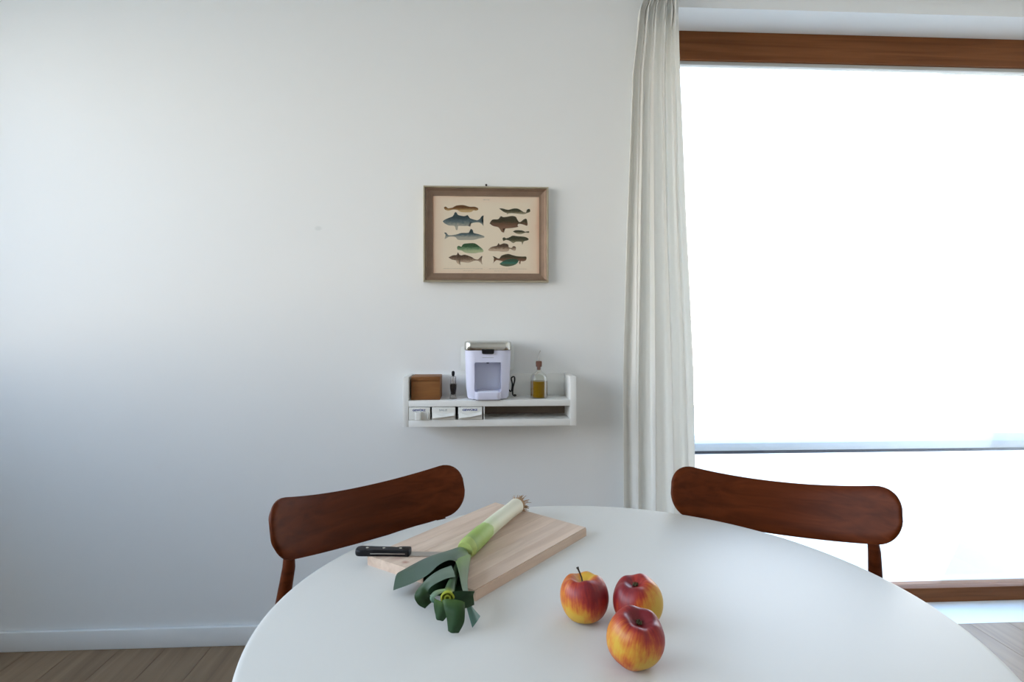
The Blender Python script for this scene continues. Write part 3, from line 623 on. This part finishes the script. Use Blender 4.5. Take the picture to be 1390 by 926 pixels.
# coffee machine
kx, ky = .0203, 2.066
cm = tag(empty('coffee_machine', (kx, ky, BT)), 'lavender white coffee machine with chrome lid standing mid shelf', 'coffee machine')
def rrect(hw, hd, r, n=8):
    out = []
    for cx_, cy_, a0 in ((hw - r, hd - r, 0), (-hw + r, hd - r, 90), (-hw + r, -hd + r, 180), (hw - r, -hd + r, 270)):
        for i in range(n + 1):
            a = math.radians(a0 + 90 * i / n); out.append((cx_ + r * math.cos(a), cy_ + r * math.sin(a)))
    return out
def loft(bm, secs, y_of=None):
    rings = []
    for hw, hd, r, z, yo in secs: rings.append([bm.verts.new((x, y + yo, z)) for x, y in rrect(hw, hd, r)])
    for a, b in zip(rings, rings[1:]):
        n = len(a)
        for i in range(n): bm.faces.new((a[i], a[(i + 1) % n], b[(i + 1) % n], b[i]))
    bm.faces.new(rings[0][::-1]); bm.faces.new(rings[-1])
bm = bmesh.new()
loft(bm, [(.0680, .060, .030, .0040, 0), (.0730, .0635, .034, .010, 0), (.0760, .0645, .035, .04, 0), (.0790, .0650, .035, .11, 0), (.0805, .0655, .035, .168, 0), (.0805, .0655, .035, .1735, 0)])
body = finish('body', bm, M['lav'], cm, True, 40)
bm = bmesh.new(); add_box(bm, -.0465, .0465, -.12, .012, .0295, .1320, .006, 3)
cut = finish('cutter', bm, M['lavd'], cm)
bo = body.modifiers.new('niche', 'BOOLEAN'); bo.operation = 'DIFFERENCE'; bo.object = cut; bo.solver = 'EXACT'
dg = bpy.context.evaluated_depsgraph_get(); dg.update(); nm = bpy.data.meshes.new_from_object(body.evaluated_get(dg))
body.modifiers.clear(); body.data = nm; bpy.data.objects.remove(cut); nm.set_sharp_from_angle(angle=math.radians(40))
box('niche_panel', M['lavd'], (-.0445, .0445, .0095, .0118, .0300, .1310), cm, .0006)
bm = bmesh.new(); loft(bm, [(.0810, .0660, .026, .1740, 0), (.0825, .0675, .027, .1760, 0), (.0825, .0675, .027, .1990, 0), (.0805, .0655, .026, .2030, 0), (.074, .059, .022, .2045, 0)])
finish('chrome_lid', bm, M['chrome'], cm, True, 40)
prism('latch_tab', M['black'], [(-.0215, .1755), (.0215, .1755), (.0205, .1640), (.0175, .1615), (-.0175, .1615), (-.0205, .1640)], -.0715, -.0640, cm)
lathe('spout', M['black'], [(0, .1255), (.0045, .1265), (.0060, .1320), (0, .1320)], cm, 14, origin=(.0, -.030, 0))
bm = bmesh.new(); loft(bm, [(.0440, .042, .014, .0035, -.034), (.0455, .0435, .015, .006, -.034), (.0455, .0435, .015, .0275, -.034), (.0440, .042, .014, .0290, -.034)])
finish('drip_tray', bm, M['lav'], cm, True, 40)
bm = bmesh.new()
for k in range(7): add_box(bm, -.036, .036, -.0700 + k * .0095, -.0665 + k * .0095, .0288, .0300)
finish('tray_grid', bm, M['lavd'], cm)
for sx in (-1, 1):
    for sy in (-1, 1): lathe('foot', M['grey'], [(0, 0), (.008, 0), (.009, .0042), (0, .0042)], cm, 14, origin=(sx * .045, sy * .048, 0))
box('base_skirt', M['grey'], (-.042, .042, -.0745, -.03, .0006, .0036), cm, .0008)
part_tank = box('water_tank', M['tank'], (-.099, .099, .0660, .0710, .094, .181), cm, .002)
bm = bmesh.new(); add_box(bm, -.020, .020, -.0660, -.0650, .148, .1495); finish('mark_print', bm, M['faint'], cm)
pc = catmull([(.074, .030, .028), (.086, .032, .020), (.090, .030, .045), (.086, .026, .068), (.096, .022, .074), (.098, .022, .060), (.092, .022, .035), (.091, .024, .010), (.098, .030, .0035), (.104, .045, .0035), (.100, .058, .004)], 44)
tube('power_cord', M['black'], pc, .0026, cm, 8)

# oil bottle
ox, oy = .2040, 2.060
ob = tag(empty('oil_bottle', (ox, oy, BT)), 'clear glass bottle half full of golden oil with cork pourer', 'bottle')
lathe('glass', M['glass'], [(0, 0), (.0290, 0), (.0308, .002), (.0310, .05), (.0308, .064), (.0295, .076), (.024, .086), (.014, .092), (.0092, .097), (.0085, .106), (.0098, .112)], ob, 40)
lathe('oil', M['oil'], [(0, .0035), (.0296, .0035), (.0303, .006), (.0304, .0605), (0, .0607)], ob, 36)
lathe('cork', M['cork'], [(0, .100), (.0068, .1005), (.0076, .112), (.0105, .1125), (.0110, .127), (.0100, .132), (0, .133)], ob, 20)
tube('pour_spout', M['steel'], [(0, 0, .133), (0, 0, .150), (.0005, -.001, .158), (.003, -.004, .166), (.005, -.006, .170)], [.0022, .0020, .0018, .0017, .0022], ob, 8)

# ------------------------------------------------------------------ cutting board
bd = tag(empty('cutting_board', (.0065, 1.105, TZ), 0.0), 'pale wooden cutting board made of glued strips under the leek', 'cutting board')
near, right, far, left = Vector((-.0105, .8925)), Vector((.2110, 1.1570)), Vector((.0290, 1.3320)), Vector((-.2045, 1.0380))
ctr = Vector((.0065, 1.105)); ang = math.radians(50)
def bpt(u, v):                                  # u along the grain, v across
    return near * (1 - u) * (1 - v) + right * u * (1 - v) + far * u * v + left * (1 - u) * v
bd.rotation_euler = (0, 0, ang - math.radians(90))
inv = Matrix.Rotation(-(ang - math.radians(90)), 2)
NS = 7
for i in range(NS):
    v0, v1 = i / NS, (i + 1) / NS; bm = bmesh.new(); q = []
    for u, v in ((0, v0), (1, v0), (1, v1), (0, v1)):
        p = inv @ (bpt(u, v) - ctr); q.append(p)
    a = [bm.verts.new((p.x, p.y, 0.0)) for p in q]; b = [bm.verts.new((p.x, p.y, .017)) for p in q]
    bm.faces.new(a[::-1]); top = bm.faces.new(b)
    for k in range(4): bm.faces.new((a[k], a[(k + 1) % 4], b[(k + 1) % 4], b[k]))
    es = [e for e in bm.edges if e.calc_length() > .1 and all(w.co.z > .01 for w in e.verts)]
    outer = [e for e in es if (i == 0 and e.verts[0] in (b[0], b[1]) and e.verts[1] in (b[0], b[1])) or (i == NS - 1 and e.verts[0] in (b[2], b[3]) and e.verts[1] in (b[2], b[3]))]
    inner = [e for e in es if e not in outer]
    bmesh.ops.bevel(bm, geom=inner, offset=.00035, segments=1, affect='EDGES')
    outer = [e for e in bm.edges if e.is_valid and e in outer]
    if outer: bmesh.ops.bevel(bm, geom=outer, offset=.0018, segments=2, affect='EDGES')
    finish('stave', bm, M['board'], bd, True, 30)

# ------------------------------------------------------------------ knife
kz = TZ + .017
kn = tag(empty('kitchen_knife', (-.128, 1.037, kz), math.radians(-4.5)), 'black handled kitchen knife lying on the cutting board beside the leek', 'knife')
bm = bmesh.new()                                # handle: side outline in x,y, rounded over its thickness
ol = [(-.099, .004), (-.096, .0095), (-.088, .0115), (-.060, .0095), (-.034, .0085), (-.026, .0070), (-.019, .0095), (-.012, .0110), (-.002, .0105), (.0, .008), (.0, -.0100), (-.010, -.0110), (-.045, -.0095), (-.075, -.0110), (-.092, -.0110), (-.098, -.006)]
cr = catmull([Vector((a, b, 0)) for a, b in ol + ol[:1]], len(ol) * 3 + 1)[:-1]
cc = Vector((-.05, 0, 0)); rings = []
for sc, z in ((.90, .0), (.985, .0018), (1.0, .0042), (1.0, .0068), (.975, .0094), (.88, .0112)):
    rings.append([bm.verts.new((cc.x + (p.x - cc.x) * (1 - (1 - sc) * .3), p.y * sc, z)) for p in cr])
for a, b in zip(rings, rings[1:]):
    for i in range(len(a)): bm.faces.new((a[i], a[(i + 1) % len(a)], b[(i + 1) % len(a)], b[i]))
bm.faces.new(rings[0][::-1]); bm.faces.new(rings[-1])
hd = finish('handle', bm, M['black'], kn, True, 50)
for xx in (-.018, -.048, -.078):
    lathe('rivet', M['chrome'], [(0, .0106), (.0026, .0106), (.0026, .0115), (0, .0117)], hd, 14, origin=(xx, .0005, 0))
prism('tang', M['steel'], [(-.070, .0046), (-.002, .0046), (-.002, .0060), (-.070, .0060)], -.0112, -.0095, hd)
bm = bmesh.new(); bl = [(-.004, .0090), (.060, .0085), (.090, .0060), (.104, .0015), (.106, -.0030), (.098, -.0085), (-.004, -.0095)]
a = [bm.verts.new((x, y, .0006)) for x, y in bl]; b = [bm.verts.new((x, y, .0021)) for x, y in bl]
bm.faces.new(a[::-1]); bm.faces.new(b)
for i in range(len(bl)): bm.faces.new((a[i], a[(i + 1) % len(bl)], b[(i + 1) % len(bl)], b[i]))
finish('blade', bm, M['steel'], kn)

# ------------------------------------------------------------------ leek
lk = tag(empty('leek', (-.03, 1.0, TZ)), 'fresh leek with cut dark green leaves lying across the cutting board', 'leek')
LT = Matrix.Translation(Vector((-.03, 1.0, TZ))).inverted()
def leaf_part(name, A, B, m_out, m_in, bow=.0, n=22, w=9, th=.0011, t0=0.0, t1=1.0, tipcut=0.0):
    A = catmull(A, n); B = catmull(B, n); bm = bmesh.new(); lay = bm.verts.layers.float.new('t'); G = []
    for i in range(n):
        row = []
        for j in range(w + 1):
            f = j / w; p = A[i].lerp(B[i], f)
            k = min(i, n - 2); nr = (A[k + 1] - A[k]).cross(B[k] - A[k])
            nr = nr.normalized() if nr.length > 1e-9 else Vector((0, 0, 1))
            bw = bow * math.sin(math.pi * f) + .0006 * math.sin(9 * f + 5 * i / n)
            row.append((p + nr * bw, nr, i / (n - 1)))
        G.append(row)
    S = {}
    for sd in (0, 1):
        for i in range(n):
            for j in range(w + 1):
                p, nr, tt = G[i][j]; e = .25 if j in (0, w) else 1.0
                v = bm.verts.new(p + nr * (th * .5 * e if sd else -th * .5 * e)); v[lay] = t0 + (t1 - t0) * tt; S[sd, i, j] = v
    def face(*q, mi=0):
        f = bm.faces.new(q); f.material_index = mi
    for i in range(n - 1):
        for j in range(w):
            face(S[1, i, j], S[1, i + 1, j], S[1, i + 1, j + 1], S[1, i, j + 1], mi=0); face(S[0, i, j], S[0, i, j + 1], S[0, i + 1, j + 1], S[0, i + 1, j], mi=1)
        face(S[0, i, 0], S[0, i + 1, 0], S[1, i + 1, 0], S[1, i, 0]); face(S[0, i, w], S[1, i, w], S[1, i + 1, w], S[0, i + 1, w])
    for j in range(w):
        face(S[0, 0, j], S[1, 0, j], S[1, 0, j + 1], S[0, 0, j + 1]); face(S[0, n - 1, j], S[0, n - 1, j + 1], S[1, n - 1, j + 1], S[1, n - 1, j])
    bm.transform(LT)
    return finish(name, bm, [m_out, m_in], lk, True, 60)
bm = bmesh.new(); lay = bm.verts.layers.float.new('t')
p0, p1 = Vector((.0770, 1.2510, .7750)), Vector((-.0300, 1.0040, .7755))
N = 40; pts = []; rad = []; tv = []
for i in range(N):
    f = i / (N - 1); p = p0.lerp(p1, f); bul = .0015 * math.sin(f * math.pi); p.x += -.004 * math.sin(f * math.pi)
    r = .0155 + .0010 * f + .002 * math.exp(-(f / .06) ** 2) * (-1 if f < .02 else .6)
    if f > .66: r += .0012 if f > .68 else .0006                       # edge of the outer leaf sheath
    if f > .93: r -= .0035 * ((f - .93) / .07) ** 2
    pts.append(p); rad.append(r); tv.append(f)
add_tube(bm, pts, rad, 28, (lay, tv)); bm.transform(LT); finish('shank', bm, M['shank'], lk, True, 60)
bm = bmesh.new(); rr = random.Random(8); ax = (p0 - p1).normalized(); sdv = ax.cross(Vector((0, 0, 1))).normalized()
add_tube(bm, [p0 - ax * .001, p0 + ax * .004, p0 + ax * .010, p0 + ax * .0125], [.0145, .0150, .0135, .008], 18)
for k in range(110):
    th = rr.uniform(0, 2 * math.pi); q = math.sqrt(rr.random()) * .0140
    st = p0 + ax * .006 + sdv * q * math.cos(th) + Vector((0, 0, 1)) * q * math.sin(th)
    ln = rr.uniform(.008, .020); d = (ax + sdv * math.cos(th) * .8 + Vector((0, 0, 1)) * (math.sin(th) * .7 - .1)).normalized()
    e1 = st + d * ln * .5; e2 = st + d * ln + Vector((rr.uniform(-.002, .002), rr.uniform(-.002, .002), -.002))
    e1.z = max(e1.z, kz + .001); e2.z = max(e2.z, kz + .001)
    add_tube(bm, [st, e1, e2], [.0009, .0007, .0004], 5)
bm.transform(LT); ro = finish('roots', bm, M['root'], lk, True); ro['label'] = 'dry tan roots'
LEAF = {
'L0':([(-0.0612,0.9919,0.7700),(-0.0831,0.9675,0.7680),(-0.0934,0.9244,0.7650),(-0.0878,0.8795,0.7600)],  # dark sheet added between the leaves, its colour stands for the hollow's shade
   [(-0.0401,0.9682,0.7680),(-0.0322,0.9198,0.7680),(-0.0263,0.8779,0.7660),(-0.0244,0.8511,0.7620)]),
'L1':([(-0.0408,1.0178,0.7760),(-0.0642,0.9986,0.7750),(-0.0960,0.9875,0.7700),(-0.1183,0.9759,0.7640),(-0.1363,0.9723,0.7560)],
   [(-0.0221,0.9911,0.7720),(-0.0407,0.9389,0.7850),(-0.0540,0.9328,0.7890),(-0.0695,0.9184,0.7870),(-0.0846,0.9049,0.7780),(-0.1088,0.9065,0.7640),(-0.1402,0.9178,0.7480)]),
'L2':([(-0.0436,0.9390,0.7850),(-0.0372,0.8996,0.7850),(-0.0311,0.8573,0.7800),(-0.0274,0.8444,0.7750),(-0.0217,0.8307,0.7600),(-0.0133,0.8064,0.7450)],
   [(-0.0185,1.0041,0.7680),(-0.0208,0.9631,0.7660),(-0.0227,0.9132,0.7660),(-0.0223,0.8750,0.7650),(-0.0156,0.8452,0.7570),(-0.0031,0.8343,0.7460)]),
'L3':([(-0.0507,0.9361,0.7780),(-0.0695,0.9176,0.7780),(-0.0873,0.8978,0.7720),(-0.1008,0.8672,0.7650),(-0.0961,0.8642,0.7520),(-0.0851,0.8644,0.7450)],
   [(-0.0408,0.8775,0.7850),(-0.0562,0.8743,0.7840),(-0.0764,0.8640,0.7780),(-0.0808,0.8644,0.7680),(-0.0774,0.8759,0.7570),(-0.0754,0.8782,0.7480)]),
'L4':([(-0.0539,0.8381,0.7850),(-0.0668,0.8406,0.7820),(-0.0742,0.8401,0.7760),(-0.0750,0.8370,0.7700),(-0.0684,0.8339,0.7660)],
   [(-0.0513,0.8311,0.7850),(-0.0608,0.8312,0.7820),(-0.0671,0.8310,0.7780),(-0.0694,0.8326,0.7720),(-0.0653,0.8340,0.7680)]),
'L5':([(-0.0426,0.8263,0.7870),(-0.0300,0.8268,0.7870),(-0.0196,0.8306,0.7850),(-0.0112,0.8366,0.7820)],
   [(-0.0403,0.8217,0.7660),(-0.0319,0.8211,0.7640),(-0.0216,0.8288,0.7620),(-0.0112,0.8400,0.7600)]),
'L6':([(-0.0568,0.8194,0.7780),(-0.0523,0.8060,0.7720),(-0.0489,0.8011,0.7600),(-0.0473,0.7993,0.7450)],
   [(-0.0243,0.8112,0.7780),(-0.0239,0.8003,0.7700),(-0.0252,0.7958,0.7570),(-0.0320,0.7976,0.7430)]),
'L7':([(-0.0683,0.8329,0.7750),(-0.0691,0.8299,0.7680),(-0.0680,0.8286,0.7580),(-0.0670,0.8298,0.7500)],
   [(-0.0525,0.8168,0.7760),(-0.0493,0.8160,0.7680),(-0.0495,0.8191,0.7560),(-0.0550,0.8227,0.7470)]),
}
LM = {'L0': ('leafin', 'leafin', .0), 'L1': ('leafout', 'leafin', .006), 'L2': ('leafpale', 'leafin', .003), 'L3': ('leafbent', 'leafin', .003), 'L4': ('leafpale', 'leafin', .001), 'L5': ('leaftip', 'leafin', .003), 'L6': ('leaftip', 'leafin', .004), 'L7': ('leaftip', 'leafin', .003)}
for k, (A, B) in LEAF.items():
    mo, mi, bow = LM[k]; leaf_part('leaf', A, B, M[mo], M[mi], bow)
# rolled heart of the leek
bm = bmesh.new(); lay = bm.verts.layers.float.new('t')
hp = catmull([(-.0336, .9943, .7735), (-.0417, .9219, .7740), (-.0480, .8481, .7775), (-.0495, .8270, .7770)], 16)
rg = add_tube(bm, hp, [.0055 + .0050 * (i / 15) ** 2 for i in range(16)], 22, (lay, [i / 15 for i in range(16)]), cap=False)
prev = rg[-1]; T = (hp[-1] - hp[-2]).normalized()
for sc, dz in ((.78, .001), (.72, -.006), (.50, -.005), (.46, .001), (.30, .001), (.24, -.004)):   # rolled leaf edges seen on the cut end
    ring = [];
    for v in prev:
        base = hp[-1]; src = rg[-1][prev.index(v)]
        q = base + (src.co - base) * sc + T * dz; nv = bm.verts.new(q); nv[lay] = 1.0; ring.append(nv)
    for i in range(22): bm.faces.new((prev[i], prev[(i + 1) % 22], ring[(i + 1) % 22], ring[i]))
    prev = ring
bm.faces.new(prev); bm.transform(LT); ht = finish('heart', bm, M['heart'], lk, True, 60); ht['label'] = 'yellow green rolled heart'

# ------------------------------------------------------------------ apples
def apple(loc, R, H, axis, mtl, stem, label, lob=.03, dimple=.34, dep=.22, seed=0):
    rr = random.Random(seed); bm = bmesh.new(); nu, nv = 48, 32; rows = []
    prof = []
    for j in range(nv + 1):
        a = math.pi * j / nv                                    # 0 = stem end
        r = R * (math.sin(a) ** .80) * (1.0 + .05 * math.cos(a))
        z = H * .5 * (math.cos(a) * 1.08)
        d = math.exp(-(a / dimple) ** 2) * dep * H; b = math.exp(-((math.pi - a) / .30) ** 2) * .22 * H
        prof.append((r, z - d + b, a))
    for r, z, a in prof:
        if r < 1e-6: rows.append([bm.verts.new((0, 0, z))]); continue
        row = []
        for i in range(nu):
            t_ = 2 * math.pi * i / nu; f = 1 + lob * math.sin(a) * math.cos(5 * t_ + seed) * (.4 + .6 * (math.cos(a) ** 2)) + .02 * math.cos(2 * t_ + seed * 2)
            row.append(bm.verts.new((r * f * math.cos(t_), r * f * math.sin(t_), z + .0012 * math.cos(5 * t_ + seed) * math.exp(-((a - .55) / .35) ** 2))))
        rows.append(row)
    rows[0] = [rows[0][0]] if len(rows[0]) == 1 else rows[0]
    for a, b in zip(rows, rows[1:]):
        for i in range(nu):
            j = (i + 1) % nu
            if len(a) == 1: bm.faces.new((a[0], b[i], b[j]))
            elif len(b) == 1: bm.faces.new((a[i], a[j], b[0]))
            else: bm.faces.new((a[i], a[j], b[j], b[i]))
    rot = Vector((0, 0, 1)).rotation_difference(Vector(axis).normalized())
    zmin = min((rot @ v.co).z for v in bm.verts)
    o = finish('apple', bm, mtl, None, True, 180); o.rotation_mode = 'QUATERNION'; o.rotation_quaternion = rot
    o.location = (loc[0], loc[1], TZ - zmin)
    z0 = prof[0][1]
    if stem:
        tube('stem', M['stem'], [(0, 0, z0 - .002), (-.0004, 0, z0 + .007), (-.0020, 0, z0 + .013), (-.0040, .0, z0 + .0190), (-.0050, .0, z0 + .0225)], [.0012, .0011, .0011, .0013, .0021], o, 8)
    else:
        bm = bmesh.new()
        for k in range(6):
            a = k * math.pi / 3 + .3; add_tube(bm, [(.0012 * math.cos(a), .0012 * math.sin(a), z0 + .0003), (.0034 * math.cos(a), .0034 * math.sin(a), z0 + .0030), (.0022 * math.cos(a), .0022 * math.sin(a), z0 + .0052)], [.0014, .0012, .0003], 5)
        finish('eye', bm, M['calyx'], o, True)
    return tag(o, label, 'apple', 'apples on the white table')
A1 = apple_material('apple_skin_one', [((.35, -.55, .15), .34, 1.5), ((-.3, -.6, .5), .16, 2.0)], [((-.40, -.7, -.75), .46, 3.0), ((.25, .1, .9), .55, 9.0), ((-.9, -.2, .1), .16, 2.0)], -.06, 1.0)
A2 = apple_material('apple_skin_two', [((-.45, -.3, .65), .42, 1.6), ((.1, .2, 1), .20, 2.0)], [((.75, -.65, .0), .50, 2.0), ((-.1, -1, -.1), .10, 3.0)], -.10, 5.0)
A3 = apple_material('apple_skin_three', [((.10, .15, 1.0), .62, 2.6), ((.95, .1, .2), .30, 2.0), ((-.45, -.7, -.6), .16, 4)], [((-.85, -.55, .15), .36, 6.0), ((.30, -.9, -.40), .40, 5.0)], -.10, 9.0)
apple((.1485, .8306), .0352, .064, (-.10, .10, 1), A1, True, 'red and yellow apple with a stem, left of the other two apples', seed=1)
apple((.2225, .8120), .0358, .064, (-.16, -.10, 1), A2, False, 'apple with a yellow right cheek, behind the front apple', seed=2, dimple=.26, dep=.16, lob=.04)
apple((.1925, .7142), .0352, .066, (.12, -.30, 1), A3, False, 'apple with a wrinkled red top, nearest of the three apples', seed=3, lob=.05, dimple=.30, dep=.20)
